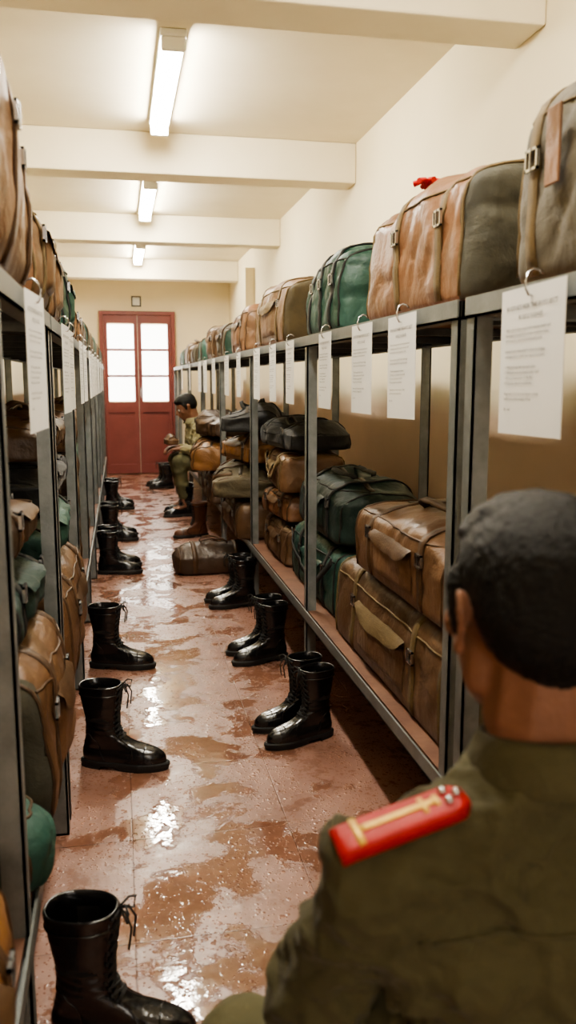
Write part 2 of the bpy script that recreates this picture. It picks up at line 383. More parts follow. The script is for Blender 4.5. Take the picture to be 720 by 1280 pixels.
bag((.56, 5.24, .001), (.50, .24, .20), math.radians(4), 'dkbrown', strap='strapb', label='dark brown duffel lying on the wet floor', detail=1, handle=True, rad=.7, arch=.05)

# ------------------------------------------------------------------ racks
def rack(name, xf, sgn, y0, y1, posts, label, depth=.48):
    root = empty(name, (xf, y0, 0), label=label, cat='shelf')
    L = y1-y0; t = .005; w = .038
    def bx(b, x0, x1, ya, yb, za, zb):
        xa, xb = sorted((sgn*x0, sgn*x1)); box(b, (xa, ya, za), (xb, yb, zb))
    for py in posts:
        for xs in (0, depth):
            b = bmesh.new(); y = py-y0; d = 1 if xs == 0 else -1
            y = min(max(y, 0.0), L-w)
            bx(b, xs, xs+d*t, y, y+w, .0, 1.360); bx(b, xs, xs+d*w, y, y+t, .0, 1.360)
            bx(b, xs, xs+d*(w+.006), y, y+w, 0, .006)
            mk('post', b, root, (M['metal'],))
    for z0, z1 in ((1.322, 1.362), (.288, .328)):
        for xs, d in ((0, 1), (depth, -1)):
            b = bmesh.new(); bx(b, xs-d*.004, xs+d*.001, 0, L, z0, z1); bx(b, xs-d*.004, xs+d*.034, 0, L, z0, z0+.005)
            mk('shelf_beam', b, root, (M['metal'],))
        for yy in (0, L-.005):
            b = bmesh.new(); bx(b, .006, depth-.006, yy, yy+.005, z0, z1-.002); mk('end_beam', b, root, (M['metal'],))
        b = bmesh.new(); bx(b, .007, depth-.007, .006, L-.006, z1-.012, z1-.0005); mk('shelf_board', b, root, (M['board'],))
        n = max(2, int(L/.46))
        for i in range(n):
            b = bmesh.new()
            yy = (i+.5)*L/n; bx(b, .008, depth-.008, yy-.012, yy+.012, z0+.006, z1-.013)
            mk('support_slat', b, root, (M['metal_dark'],))
    return root
RP = [1.64, 3.05, 4.41, 5.79, 7.17, 8.55, 9.93, 10.6]
rack('metal_shelf_rack', .68, 1, 1.64, 10.64, RP, 'long grey metal two-tier shelf rack loaded with luggage')
rack('metal_shelf_rack', .68, 1, .10, 1.60, [.10, 1.56], 'grey metal shelf rack beside the crouching person')
LPp = [2.24, 3.25, 4.2, 5.16, 6.12, 7.08, 8.04, 9.0, 9.96]
rack('metal_shelf_rack', -.165, -1, 2.24, 10.0, LPp, 'long grey metal two-tier shelf rack loaded with luggage')
rack('metal_shelf_rack', -.165, -1, .10, 2.20, [.10, 1.27, 2.16], 'grey metal shelf rack with leather duffels')

# ------------------------------------------------------------------ notices
def textmesh(body, size, align='CENTER', ls=1.0):
    cu = bpy.data.curves.new('t', 'FONT'); cu.body = body; cu.size = size; cu.align_x = align; cu.space_line = ls; cu.resolution_u = 1
    o = bpy.data.objects.new('t', cu); C.objects.link(o)
    dg = bpy.context.evaluated_depsgraph_get(); me = bpy.data.meshes.new_from_object(o.evaluated_get(dg))
    bpy.data.objects.remove(o); return me
PW, PH = .20, .245
body_txt = ["Abinto the seenar reerd ol the traning mantle and", "the lugade storeg shal be keept on proper racks,", "bots musst be placd in lin bellow the rack.", "",
 "Eech persn is responsble for ther own baggge", "and shal remve it befor the inspecton parade.", "", "1. Mark the bag wth nam and nuber.",
 "2. Wet bots are not alowd on the shelf.", "3. Do not leeve items on the flor.", "4. Keep the asle cleer at all tims.", "", "Reprt any los to the stor keper on duty",
 "befor nine in the evning roll cal.", "", "By ordr"]
bm = bmesh.new()
for txt, s, x, z, al in [("BUSITUETURER THE BUY'S SECT", .0112, 0, PH/2-.036, 'CENTER'), ("RULE LUGGAGE", .0105, 0, PH/2-.052, 'CENTER')]+[(t, .0070, -.080, PH/2-.070-i*.0090, 'LEFT') for i, t in enumerate(body_txt) if t]:
    me = textmesh(txt, s, al)
    me.transform(Matrix.Translation((x, -.0016, z)) @ Matrix.Rotation(R90, 4, 'X')); bm.from_mesh(me)
text_me = bpy.data.meshes.new('printed_text'); bm.to_mesh(text_me); bm.free(); text_me.materials.append(M['ink'])
bm = boxes(((-PW/2, -.0005, -PH/2), (PW/2, .0005, PH/2)))
paper_me = bpy.data.meshes.new('sheet'); bm.to_mesh(paper_me); bm.free(); paper_me.materials.append(M['paper'])
bm = bmesh.new()
P2 = [(0, .004, PH/2-.008), (0, .001, PH/2-.017), (0, -.006, PH/2-.016), (0, -.011, PH/2-.006), (0, -.012, PH/2+.006), (0, -.008, PH/2+.018), (0, .002, PH/2+.025), (0, .012, PH/2+.024), (0, .018, PH/2+.017)]
tube(bm, P2, .0022, 8)
hook_me = bpy.data.meshes.new('hook'); bm.to_mesh(hook_me); bm.free(); hook_me.materials.append(M['steel'])
def notice(x, y, rz, z=1.232, tilt=0, s=1):
    r = empty('hanging_notice', (x, y, z), (0, tilt, rz), 'white printed notice sheet hung from the rack by a hook', 'notice', 'printed notices hung along the racks')
    r.scale = (s, 1, 1)
    mk('sheet', paper_me, r); mk('printed_text', text_me, r); mk('hook', hook_me, r)
for i, y in enumerate([1.30, 1.95, 2.29, 2.72, 3.30, 3.68, 4.12, 4.76, 5.30, 6.05, 6.65, 7.10, 8.1, 9.1]):
    notice(.665, y, -R90+random.uniform(-.04, .04), tilt=random.uniform(-.02, .02), s=1.12 if i == 0 else .97)
notice(-.143, 1.60, R90-.07)
for y in [2.50, 2.78, 3.5, 3.9, 4.6, 5.1, 5.7, 6.4, 7.2, 8.0]:
    notice(-.143, y, R90+random.uniform(-.05, -.0))

# ------------------------------------------------------------------ boots
FX = [(.018, .200), (.03, .206), (.045, .204), (.056, .197), (.066, .184), (.073, .162), (.079, .136), (.086, .108), (.096, .084), (.109, .062), (.125, .048), (.145, .040), (.18, .040), (.23, .046), (.285, .054)]
BX = [(.018, -.083), (.05, -.088), (.09, -.080), (.12, -.071), (.16, -.070), (.2, -.077), (.24, -.084), (.285, -.090)]
WZ = [(.018, .047), (.035, .049), (.055, .045), (.07, .039), (.09, .036), (.12, .036), (.16, .041), (.2, .047), (.285, .054)]
FU = [(0, .78), (.2, .80), (.42, .74), (.7, 1.0), (.88, .94), (1, .8)]
def boot_ring(z, k=1.0, n=40, ns=True):
    f, b, w = lerp_tab(FX, z), lerp_tab(BX, z), lerp_tab(WZ, z); mid, a = (f+b)/2, (f-b)/2; R = []
    foot = max(0, min(1, (.11-z)/.04))
    for i in range(n):
        t = 2*math.pi*i/n; c, s = math.cos(t), math.sin(t)
        x = mid+a*k*math.copysign(abs(c)**.85, c); u = (x+.088)/.294
        fac = lerp_tab(FU, u)*foot+(1-foot)
        y = w*k*fac*math.copysign(abs(s)**.85, s)
        d = .0022*noise.noise(V((x*22, y*22, z*45))) if ns and z > .06 else 0
        if ns and .085 < z < .19:
            am = math.sin((z-.085)/.105*math.pi)
            d += .0020*am*math.sin(z*330+x*40+3*noise.noise(V((x*15, y*15, z*10))))
        R.append(V((x*(1+d*3)+d*.8*c, y*(1+d*14), z)))
    return R
def make_boot_meshes():
    bm = bmesh.new()
    zs = [.016, .022, .03, .038, .046, .052, .058, .063, .067, .070, .073, .076, .079, .082, .086, .09]+[.09+.005*i for i in range(1, 39)]+[.284, .287]
    rings = [boot_ring(z) for z in zs]
    for kk, zz in ((1.02, .290), (.97, .294), (.92, .290), (.90, .26), (.86, .18), (.7, .12)):
        rings.append([V((p.x, p.y, zz)) for p in boot_ring(.285 if zz > .2 else .2, kk, ns=False)])
    loft(bm, rings)
    for f in bm.faces:
        c = f.calc_center_median()
        if c.z > .17 and math.hypot((c.x+.018)/.066, c.y/.052) < .88: f.material_index = 1
    tree = BVHTree.FromBMesh(bm)
    upper = bpy.data.meshes.new('boot_upper'); bmesh.ops.recalc_face_normals(bm, faces=bm.faces[:]); bm.to_mesh(upper); bm.free()
    s = bmesh.new()
    def outl(k, z, x0=-9, x1=9): return [V((min(max(p.x, x0), x1), p.y, z)) for p in boot_ring(.03, k, 40, False)]
    loft(s, [outl(1.055, .011), outl(1.075, .014), outl(1.075, .023), outl(1.035, .027)])
    loft(s, [outl(1.06, 0, -9, -.018), outl(1.06, .012, -9, -.012)])
    loft(s, [outl(1.04, 0, .045), outl(1.06, .012, .035)])
    sole = bpy.data.meshes.new('sole'); bmesh.ops.recalc_face_normals(s, faces=s.faces[:]); s.to_mesh(sole); s.free(); sole.materials.append(M['sole'])
    l = bmesh.new()
    def fp(y, z0, off=.003):
        d = V((-.85, 0, -.52)).normalized(); h = tree.ray_cast(V((.0, y, z0))-d*1.0, d)[0]
        return (h or V((.05, y, z0)))-d*off
    rows = [.075, .092, .109, .126, .145, .165, .186, .208, .23, .252]
    for a, b_ in zip(rows[:-1], rows[1:]):
        for sg in (-1, 1):
            tube(l, [fp(sg*(.022-.044*u), a+(b_-a)*u, .003+.003*math.sin(math.pi*u)) for u in (0, .2, .4, .5, .6, .8, 1)], .0030, 6)
    for r_ in rows:
        tube(l, [fp(y, r_, .004) for y in (-.022, -.011, 0, .011, .022)], .0028, 6)
        for sg in (-1, 1):
            c = fp(sg*.025, r_, .002); tube(l, [c, c+V((.003, sg*.001, .001))], .0042, 8)
    k = fp(0, .258)
    for sg in (-1, 1):
        tube(l, [k, k+V((.016, sg*.014, .014)), k+V((.026, sg*.030, .006)), k+V((.022, sg*.026, -.016)), k+V((.006, sg*.006, -.004))], .0024, 6)
        tube(l, [k, k+V((.016, sg*.012, -.004)), k+V((.028, sg*.018, -.03)), k+V((.022, sg*.020, -.075))], .0024, 6)
    lace = bpy.data.meshes.new('laces'); l.to_mesh(lace); l.free(); lace.materials.append(M['lace'])
    w = bmesh.new()
    def on(v):
        h = tree.find_nearest(v); return h[0]+h[1]*.0012
    def path(ps, r=.0019):
        out = []
        for a, b_ in zip(ps[:-1], ps[1:]):
            for i in range(5): out.append(on(V(a).lerp(V(b_), i/5)))
        out.append(on(V(ps[-1]))); tube(w, out, r, 5)
    tube(w, [on(V((.140, .06*math.cos(a), .02+.08*math.sin(a)))) for a in [math.pi*i/20 for i in range(21)]], .0019, 5)
    for sg in (-1, 1):
        path([(-.095, sg*.003, .125), (-.06, sg*.06, .115), (-.03, sg*.06, .09), (-.01, sg*.06, .05), (.0, sg*.06, .028)])
        path([(.05, sg*.034, .275), (.05, sg*.036, .2), (.055, sg*.036, .13), (.09, sg*.042, .095), (.10, sg*.06, .05), (.07, sg*.06, .028)])
        path([(-.10, sg*.004, .28), (-.10, sg*.004, .2), (-.10, sg*.004, .12)])
    tube(w, [V((p.x*1.005-.0, p.y*1.01, .262)) for p in boot_ring(.262, 1.012, 30, False)], .0026, 5, loop=True)
    welt = bpy.data.meshes.new('seam_piping'); w.to_mesh(welt); w.free(); welt.materials.append(M['boot'])
    return upper, sole, lace, welt
BU, BS, BL, BWt = make_boot_meshes()
BU.materials.append(M['boot']); BU.materials.append(M['inner'])
for me in (BU, BS, BL, BWt):
    for p in me.polygons: p.use_smooth = True
for p in BS.polygons: p.use_smooth = False
BUb = BU.copy(); BUb.materials.clear(); BUb.materials.append(M['boot_brown']); BUb.materials.append(M['inner'])
def boot(x, y, rz, label='polished black lace-up leather boot on the wet floor', sx=1, parent=None, z=.001, brown=False, s=.92):
    if parent is None: r = empty('boot', (x, y, z), (0, 0, rz), label, 'boot', 'boots lined along the aisle')
    else: r = empty('boot', (x, y, z), (0, 0, rz), parent=parent)
    r.scale = (s, s*sx, s)
    mk('boot_upper', BUb if brown else BU, r); mk('sole', BS, r); mk('laces', BL, r); mk('seam_piping', BWt, r)
    return r
rad = math.radians
boot(-.078, 1.42, rad(-14), 'polished black lace-up boot with laces hanging loose', s=.92)
boot(-.068, 2.56, rad(-18), 'polished black lace-up boot with untied laces', s=.92)
boot(-.072, 3.50, rad(-14), s=.92)
for x, y, a in [(-.08, 5.28, -6), (-.08, 5.50, -2), (-.08, 6.40, -5), (-.08, 6.60, -3), (-.08, 8.0, -4), (-.08, 8.25, 0)]: boot(x, y, rad(a))
boot(.610, 2.63, rad(198), 'polished black lace-up boot, the front one of a pair', s=.85)
boot(.595, 2.755, rad(192), 'polished black lace-up boot, the rear one of a pair', s=.85)
boot(.615, 3.46, rad(196), 'polished black lace-up boot, the front one of a pair', s=.86)
boot(.610, 3.585, rad(190), 'polished black lace-up boot, the rear one of a pair', s=.86)
boot(.62, 4.36, rad(190), s=.88); boot(.61, 4.485, rad(186), s=.88)
boot(.57, 6.45, rad(192), 'brown leather boot on the floor by the luggage', brown=True)
boot(.50, 9.5, rad(186)); boot(.47, 9.72, rad(182))

# ------------------------------------------------------------------ room
XL, XR, YB, YF, ZC = -.86, 1.44, -2.4, 11.12, 2.605
def wallmat(name, low, hi):
    m, nt, b = newmat(name)
    geo = N(nt, 'ShaderNodeNewGeometry'); sep = N(nt, 'ShaderNodeSeparateXYZ'); nt.links.new(geo.outputs['Position'], sep.inputs[0])
    nz = N(nt, 'ShaderNodeTexNoise'); nz.inputs['Scale'].default_value = 1.6; nz.inputs['Detail'].default_value = 8; nt.links.new(geo.outputs['Position'], nz.inputs['Vector'])
    r1 = ramp(nt, nz.outputs['Fac'], [(.3, tuple(c*.92 for c in hi)), (.7, hi)]); r2 = ramp(nt, nz.outputs['Fac'], [(.3, tuple(c*.85 for c in low)), (.7, low)])
    mr = N(nt, 'ShaderNodeMapRange'); mr.inputs['From Min'].default_value = 1.05; mr.inputs['From Max'].default_value = 1.13
    nt.links.new(sep.outputs['Z'], mr.inputs['Value'])
    mx = N(nt, 'ShaderNodeMix'); mx.data_type = 'RGBA'; nt.links.new(mr.outputs[0], mx.inputs[0]); nt.links.new(r2.outputs[0], mx.inputs[6]); nt.links.new(r1.outputs[0], mx.inputs[7])
    nt.links.new(mx.outputs[2], b.inputs['Base Color']); b.inputs['Roughness'].default_value = .75
    n2 = N(nt, 'ShaderNodeTexNoise'); n2.inputs['Scale'].default_value = 30; nt.links.new(geo.outputs['Position'], n2.inputs['Vector'])
    bp = N(nt, 'ShaderNodeBump'); bp.inputs['Strength'].default_value = .15; bp.inputs['Distance'].default_value = .004; nt.links.new(n2.outputs['Fac'], bp.inputs['Height']); nt.links.new(bp.outputs[0], b.inputs['Normal'])
    return m
M['wall'] = wallmat('cream_wall_paint', (.72, .55, .40), (.88, .78, .555))
M['wallf'] = wallmat('cream_plaster', (.84, .74, .54), (.88, .775, .55))
M['ceil'] = surf('cream_ceiling', (.76, .68, .51), (.84, .765, .59), 1.5, .8, 0, .1, 25)
def floormat():
    m, nt, b = newmat('wet_terracotta_floor'); L = nt.links.new
    geo = N(nt, 'ShaderNodeNewGeometry'); pos = geo.outputs['Position']
    br = N(nt, 'ShaderNodeTexBrick'); br.offset = 0; br.inputs['Scale'].default_value = 1; br.inputs['Brick Width'].default_value = .42; br.inputs['Row Height'].default_value = .42
    br.inputs['Mortar Size'].default_value = .0022; br.inputs['Mortar Smooth'].default_value = .7; br.inputs['Bias'].default_value = 0
    br.inputs['Color1'].default_value = (.295, .160, .118, 1); br.inputs['Color2'].default_value = (.34, .188, .142, 1); br.inputs['Mortar'].default_value = (.18, .095, .07, 1); L(pos, br.inputs['Vector'])
    n1 = N(nt, 'ShaderNodeTexNoise'); n1.inputs['Scale'].default_value = 6; n1.inputs['Detail'].default_value = 13; n1.inputs['Roughness'].default_value = .78; L(pos, n1.inputs['Vector'])
    st = ramp(nt, n1.outputs['Fac'], [(.34, (.68, .62, .58)), (.66, (1.2, 1.2, 1.2))])
    mul = N(nt, 'ShaderNodeMix'); mul.data_type = 'RGBA'; mul.blend_type = 'MULTIPLY'; mul.inputs[0].default_value = 1; L(br.outputs['Color'], mul.inputs[6]); L(st.outputs[0], mul.inputs[7])
    n2 = N(nt, 'ShaderNodeTexNoise'); n2.inputs['Scale'].default_value = 4.4; n2.inputs['Detail'].default_value = 12; n2.inputs['Roughness'].default_value = .62; n2.inputs['Distortion'].default_value = .3; L(pos, n2.inputs['Vector'])
    sep = N(nt, 'ShaderNodeSeparateXYZ'); L(pos, sep.inputs[0])
    ab = N(nt, 'ShaderNodeMath', operation='SUBTRACT'); L(sep.outputs['X'], ab.inputs[0]); ab.inputs[1].default_value = .24
    ab2 = N(nt, 'ShaderNodeMath', operation='ABSOLUTE'); L(ab.outputs[0], ab2.inputs[0])
    ab3 = N(nt, 'ShaderNodeMath', operation='MULTIPLY_ADD'); L(ab2.outputs[0], ab3.inputs[0]); ab3.inputs[1].default_value = -.24; L(n2.outputs['Fac'], ab3.inputs[2])
    wet = ramp(nt, ab3.outputs[0], [(.465, 0), (.490, 1)])
    edge = ramp(nt, ab3.outputs[0], [(.43, 0), (.50, 1)])
    def drops(sc, r0, r1):
        vo = N(nt, 'ShaderNodeTexVoronoi'); vo.inputs['Scale'].default_value = sc; vo.inputs['Randomness'].default_value = 1; L(pos, vo.inputs['Vector'])
        return ramp(nt, vo.outputs['Distance'], [(r0, 1), (r1, 0)]).outputs[0]
    dA, dB = drops(42, .12, .27), drops(95, .14, .30)
    dmx = N(nt, 'ShaderNodeMath', operation='MAXIMUM'); L(dA, dmx.inputs[0]); L(dB, dmx.inputs[1])
    n3 = N(nt, 'ShaderNodeTexNoise'); n3.inputs['Scale'].default_value = 6; n3.inputs['Detail'].default_value = 6; L(pos, n3.inputs['Vector'])
    dm = ramp(nt, n3.outputs['Fac'], [(.42, 0), (.50, 1)])
    dd = N(nt, 'ShaderNodeMath', operation='MULTIPLY'); L(dmx.outputs[0], dd.inputs[0]); L(dm.outputs[0], dd.inputs[1])
    mxw = N(nt, 'ShaderNodeMath', operation='MAXIMUM'); L(wet.outputs[0], mxw.inputs[0]); L(dd.outputs[0], mxw.inputs[1])
    dark = N(nt, 'ShaderNodeMix'); dark.data_type = 'RGBA'; dark.blend_type = 'MULTIPLY'; L(edge.outputs[0], dark.inputs[0]); L(mul.outputs[2], dark.inputs[6]); dark.inputs[7].default_value = (.72, .64, .56, 1)
    L(dark.outputs[2], b.inputs['Base Color'])
    rb = ramp(nt, n1.outputs['Fac'], [(.35, .22), (.65, .42)])
    ro = N(nt, 'ShaderNodeMix'); ro.data_type = 'FLOAT'; L(mxw.outputs[0], ro.inputs[0]); L(rb.outputs[0], ro.inputs[2]); ro.inputs[3].default_value = .04; L(ro.outputs[0], b.inputs['Roughness'])
    b.inputs['Specular IOR Level'].default_value = .85
    n4 = N(nt, 'ShaderNodeTexNoise'); n4.inputs['Scale'].default_value = 20; n4.inputs['Detail'].default_value = 7; L(pos, n4.inputs['Vector'])
    inv = N(nt, 'ShaderNodeMapRange'); inv.inputs['To Min'].default_value = .7; inv.inputs['To Max'].default_value = .36; L(wet.outputs[0], inv.inputs['Value'])
    h1 = N(nt, 'ShaderNodeMath', operation='MULTIPLY'); L(n4.outputs['Fac'], h1.inputs[0]); L(inv.outputs[0], h1.inputs[1])
    h2 = N(nt, 'ShaderNodeMath', operation='MULTIPLY_ADD'); L(dd.outputs[0], h2.inputs[0]); h2.inputs[1].default_value = .5; L(h1.outputs[0], h2.inputs[2])
    h3 = N(nt, 'ShaderNodeMath', operation='MULTIPLY_ADD'); L(wet.outputs[0], h3.inputs[0]); h3.inputs[1].default_value = .45; L(h2.outputs[0], h3.inputs[2])
    h4 = N(nt, 'ShaderNodeMath', operation='MULTIPLY_ADD'); L(br.outputs['Fac'], h4.inputs[0]); h4.inputs[1].default_value = -.25; L(h3.outputs[0], h4.inputs[2])
    bp = N(nt, 'ShaderNodeBump'); bp.inputs['Strength'].default_value = .6; bp.inputs['Distance'].default_value = .004; L(h4.outputs[0], bp.inputs['Height']); L(bp.outputs[0], b.inputs['Normal'])
    return m
M['floor'] = floormat()
def struct(name, lo, hi, mat, label=None):
    o = mk(name, boxes((lo, hi)), None, (mat,)); tag(o, label, name.split('_')[0], None, 'structure'); return o
struct('floor', (XL-.1, YB-.1, -.1), (XR+.1, YF+.1, 0), M['floor'], 'wet reddish brown tiled floor with puddles')
struct('ceiling', (XL-.1, YB-.1, ZC), (XR+.1, YF+.1, ZC+.1), M['ceil'], 'cream painted plaster ceiling')
struct('wall_left', (XL-.1, YB, 0), (XL, YF, ZC), M['wall'], 'cream painted wall behind the rack')
struct('wall_right', (XR, YB, 0), (XR+.1, YF, ZC), M['wall'], 'cream painted wall with peach lower band')
struct('wall_back', (XL-.1, YB-.1, 0), (XR+.1, YB, ZC), M['wallf'], 'cream painted end wall with added fill window')
struct('wall_front', (XL-.1, YF, 0), (XR+.1, YF+.1, ZC), M['wallf'], 'cream painted end wall with red door')
for i, (y, wd) in enumerate([(.55, .2), (2.80, .22), (5.12, .2), (7.56, .2), (10.25, .2)]):
    b = boxes(((XL+.001, y, 2.375), (XR-.001, y+wd, ZC-.001))); bevel(b, .008, 2)
    tag(mk('trim_%d' % (i+1), b, None, (M['ceil'],)), 'cream plastered ceiling beam crossing the room', 'beam', None, 'structure')
tag(mk('trim_6', boxes(((XR-.10, 9.0, 0), (XR-.001, 9.25, 2.374))), None, (M['wall'],)), 'cream plastered wall pilaster', 'pilaster', None, 'structure')
wn = empty('fill_window_1', (.3, YB+.001, .85), label='added glowing window in the end wall for frontal fill light', cat='window', kind='structure')  # unseen window added behind the camera as frontal fill light
mk('fill_window_frame', boxes(((-.85, 0, 0), (-.79, .06, 1.45)), ((.79, 0, 0), (.85, .06, 1.45)), ((-.79, 0, 0), (.79, .06, .06)), ((-.79, 0, 1.39), (.79, .06, 1.45)), ((-.02, 0, .06), (.02, .06, 1.39))), wn, (M['doorred'],))
for xa, xb in ((-.79, -.02), (.02, .79)): mk('glass_pane', boxes(((xa, .01, .06), (xb, .02, 1.39))), wn, (M['fill_glow'],))

# ------------------------------------------------------------------ door
d = empty('door_1', (.255, YF-.001, 0), label='brick red double door with bright frosted glass panes', cat='door', kind='structure')
HW, HT = .475, 2.07; fr = .05
b = boxes(((-HW, -.07, 0), (-HW+fr, 0, HT)), ((HW-fr, -.07, 0), (HW, 0, HT)), ((-HW+fr, -.07, HT-fr), (HW-fr, 0, HT))); mk('door_frame', bevel(b, .004), d, (M['doorred'],))
for s in (-1, 1):
    x0, x1 = (-HW+fr+.003, -.004) if s < 0 else (.004, HW-fr-.003); w = .045
    b = bmesh.new(); y0, y1 = -.055, -.012
    box(b, (x0, y0, .01), (x0+w, y1, HT-fr-.004)); box(b, (x1-w, y0, .01), (x1, y1, HT-fr-.004))
    for za, zb in ((.01, .13), (.80, .93), (HT-fr-.10, HT-fr-.004)): box(b, (x0+w, y0, za), (x1-w, y1, zb))
    for k in range(1, 3):
        z = .93+(HT-fr-.10-.93)*k/3; box(b, (x0+w, y0+.004, z-.014), (x1-w, y1-.005, z+.014))
    box(b, (x0+w, y0+.022, .13), (x1-w, y1, .80)); box(b, (x0+w+.04, y0+.012, .18), (x1-w-.04, y0+.022, .75))
    leaf = mk('door_leaf', b, d, (M['doorred'],))
    for k in range(3):
        H4 = (HT-fr-.10-.93)/3; z = .93+H4*k
        mk('glass_pane', boxes(((x0+w, -.03, z+.014), (x1-w, -.024, z+H4-.014))), leaf, (M['glass'],))
    if s > 0:
        b = bmesh.new(); tube(b, [(x0+.02, -.056, .98), (x0+.02, -.085, .985), (x0+.02, -.09, 1.0), (x0+.02, -.09, 1.1), (x0+.02, -.085, 1.115), (x0+.02, -.056, 1.12)], .007, 8)
        mk('door_handle', b, leaf, (M['steel'],))
pl = empty('wall_plaque', (.25, YF-.002, 2.13), label='small dark framed plaque above the red door', cat='plaque')
mk('plaque_frame', bevel(boxes(((-.06, -.025, 0), (-.045, 0, .13)), ((.045, -.025, 0), (.06, 0, .13)), ((-.045, -.025, .115), (.045, 0, .13)), ((-.045, -.025, 0), (.045, 0, .015))), .002), pl, (M['metal_dark'],))
mk('plaque_panel', boxes(((-.045, -.012, .015), (.045, 0, .115))), pl, (M['fixture'],))

# ------------------------------------------------------------------ ceiling lights
for y0 in (1.05, 3.66, 6.2, 8.95):
    r = empty('fluorescent_light', (.26, y0, ZC-.001), label='white fluorescent tube light fixed to the ceiling', cat='ceiling light', group='fluorescent lights along the ceiling')
    b = boxes(((-.055, 0, -.03), (.055, 1.24, 0))); mk('lamp_housing', bevel(b, .006), r, (M['fixture'],))
    for ya, yb in ((0.0, .025), (1.215, 1.24)):
        b = boxes(((-.05, ya, -.085), (.05, yb, -.03))); mk('end_cap', bevel(b, .008), r, (M['fixture'],))
    b = bmesh.new(); prof = [(-.045, -.031)]+[(-.045*math.cos(math.pi*i/12), -.045-.038*math.sin(math.pi*i/12)) for i in range(13)]+[(.045, -.031)]
    loft(b, [[V((x, y, z)) for x, z in prof] for y in (.026, 1.214)]); mk('lamp_diffuser', b, r, (M['tube'],))

# ------------------------------------------------------------------ people
def hull(dst, ells, mat=None, sub=2):
    t = bmesh.new()
    for c, r in ells:
        r = (r, r, r) if not hasattr(r, '__len__') else r
        bmesh.ops.create_icosphere(t, subdivisions=sub, radius=1, matrix=Matrix.Translation(c) @ Matrix.Diagonal((*r, 1)))
    co = [v.co.copy() for v in t.verts]; t.free()
    if mat is not None: co = [mat @ c for c in co]
    t = bmesh.new()
    for c in co: t.verts.new(c)
    res = bmesh.ops.convex_hull(t, input=t.verts[:], use_existing_faces=False)
    kill = list({e for e in res['geom_interior']+res['geom_unused'] if isinstance(e, bmesh.types.BMVert)})
    bmesh.ops.delete(t, geom=kill, context='VERTS')
    me = bpy.data.meshes.new('h'); t.to_mesh(me); t.free(); dst.from_mesh(me); bpy.data.meshes.remove(me)
def remesh(bm, vox, it=4, name='body', fac=.5):
    me = bpy.data.meshes.new(name); bm.to_mesh(me); bm.free()
    o = bpy.data.objects.new('tmp', me); C.objects.link(o)
    m = o.modifiers.new('r', 'REMESH'); m.mode = 'VOXEL'; m.voxel_size = vox
    s = o.modifiers.new('s', 'SMOOTH'); s.iterations = it; s.factor = fac
    dg = bpy.context.evaluated_depsgraph_get(); out = bpy.data.meshes.new_from_object(o.evaluated_get(dg))
    bpy.data.objects.remove(o); out.name = name
    for p in out.polygons: p.use_smooth = True
    return out
def wrinkle(me, amp, fr, seed=0, aniso=(1, 1, 1), skew=0):
    so = V((seed, seed*2, seed*3)); nn = [v.normal.copy() for v in me.vertices]
    for v, n in zip(me.vertices, nn):
        p = V(((v.co.x+skew*v.co.z)*fr*aniso[0], v.co.y*fr*aniso[1], (v.co.z-skew*v.co.x)*fr*aniso[2]))+so
        v.co += n*amp*(max(0, 1-abs(noise.noise(p))*3.2)*.9-.3+noise.noise(p*1.7)*.4)
def hand(bm, wr, dirv, pn, side, curl=.5):
    d = dirv.normalized(); pn = (pn-d*pn.dot(d)).normalized(); s = d.cross(pn)*side
    hull(bm, [(wr, .022), (wr+d*.03+s*.022, .014), (wr+d*.085+s*.03, .013), (wr+d*.082-s*.032, .012), (wr+d*.03-s*.022, .014)])
    for off, ln, rr in ((.030, .072, .0090), (.010, .080, .0092), (-.011, .074, .0088), (-.031, .058, .0078)):
        p = wr+d*.085+s*off; a = 0; segs = [ln*.45, ln*.3, ln*.25]
        for k, l in enumerate(segs):
            a += curl*(.8, .9, .6)[k]; q = p+(d*math.cos(a)+pn*math.sin(a))*l
            hull(bm, [(p, rr), (q, rr*.92)], sub=1); p = q; rr *= .92
    p = wr+d*.025+s*.024+pn*.006
    for k, l in enumerate((.045, .032, .026)):
        dd = (d*(.65+.15*k)+s*(.75-.35*k)+pn*(.35+.1*k)).normalized(); q = p+dd*l; hull(bm, [(p, .012-.001*k), (q, .0108-.001*k)], sub=1); p = q
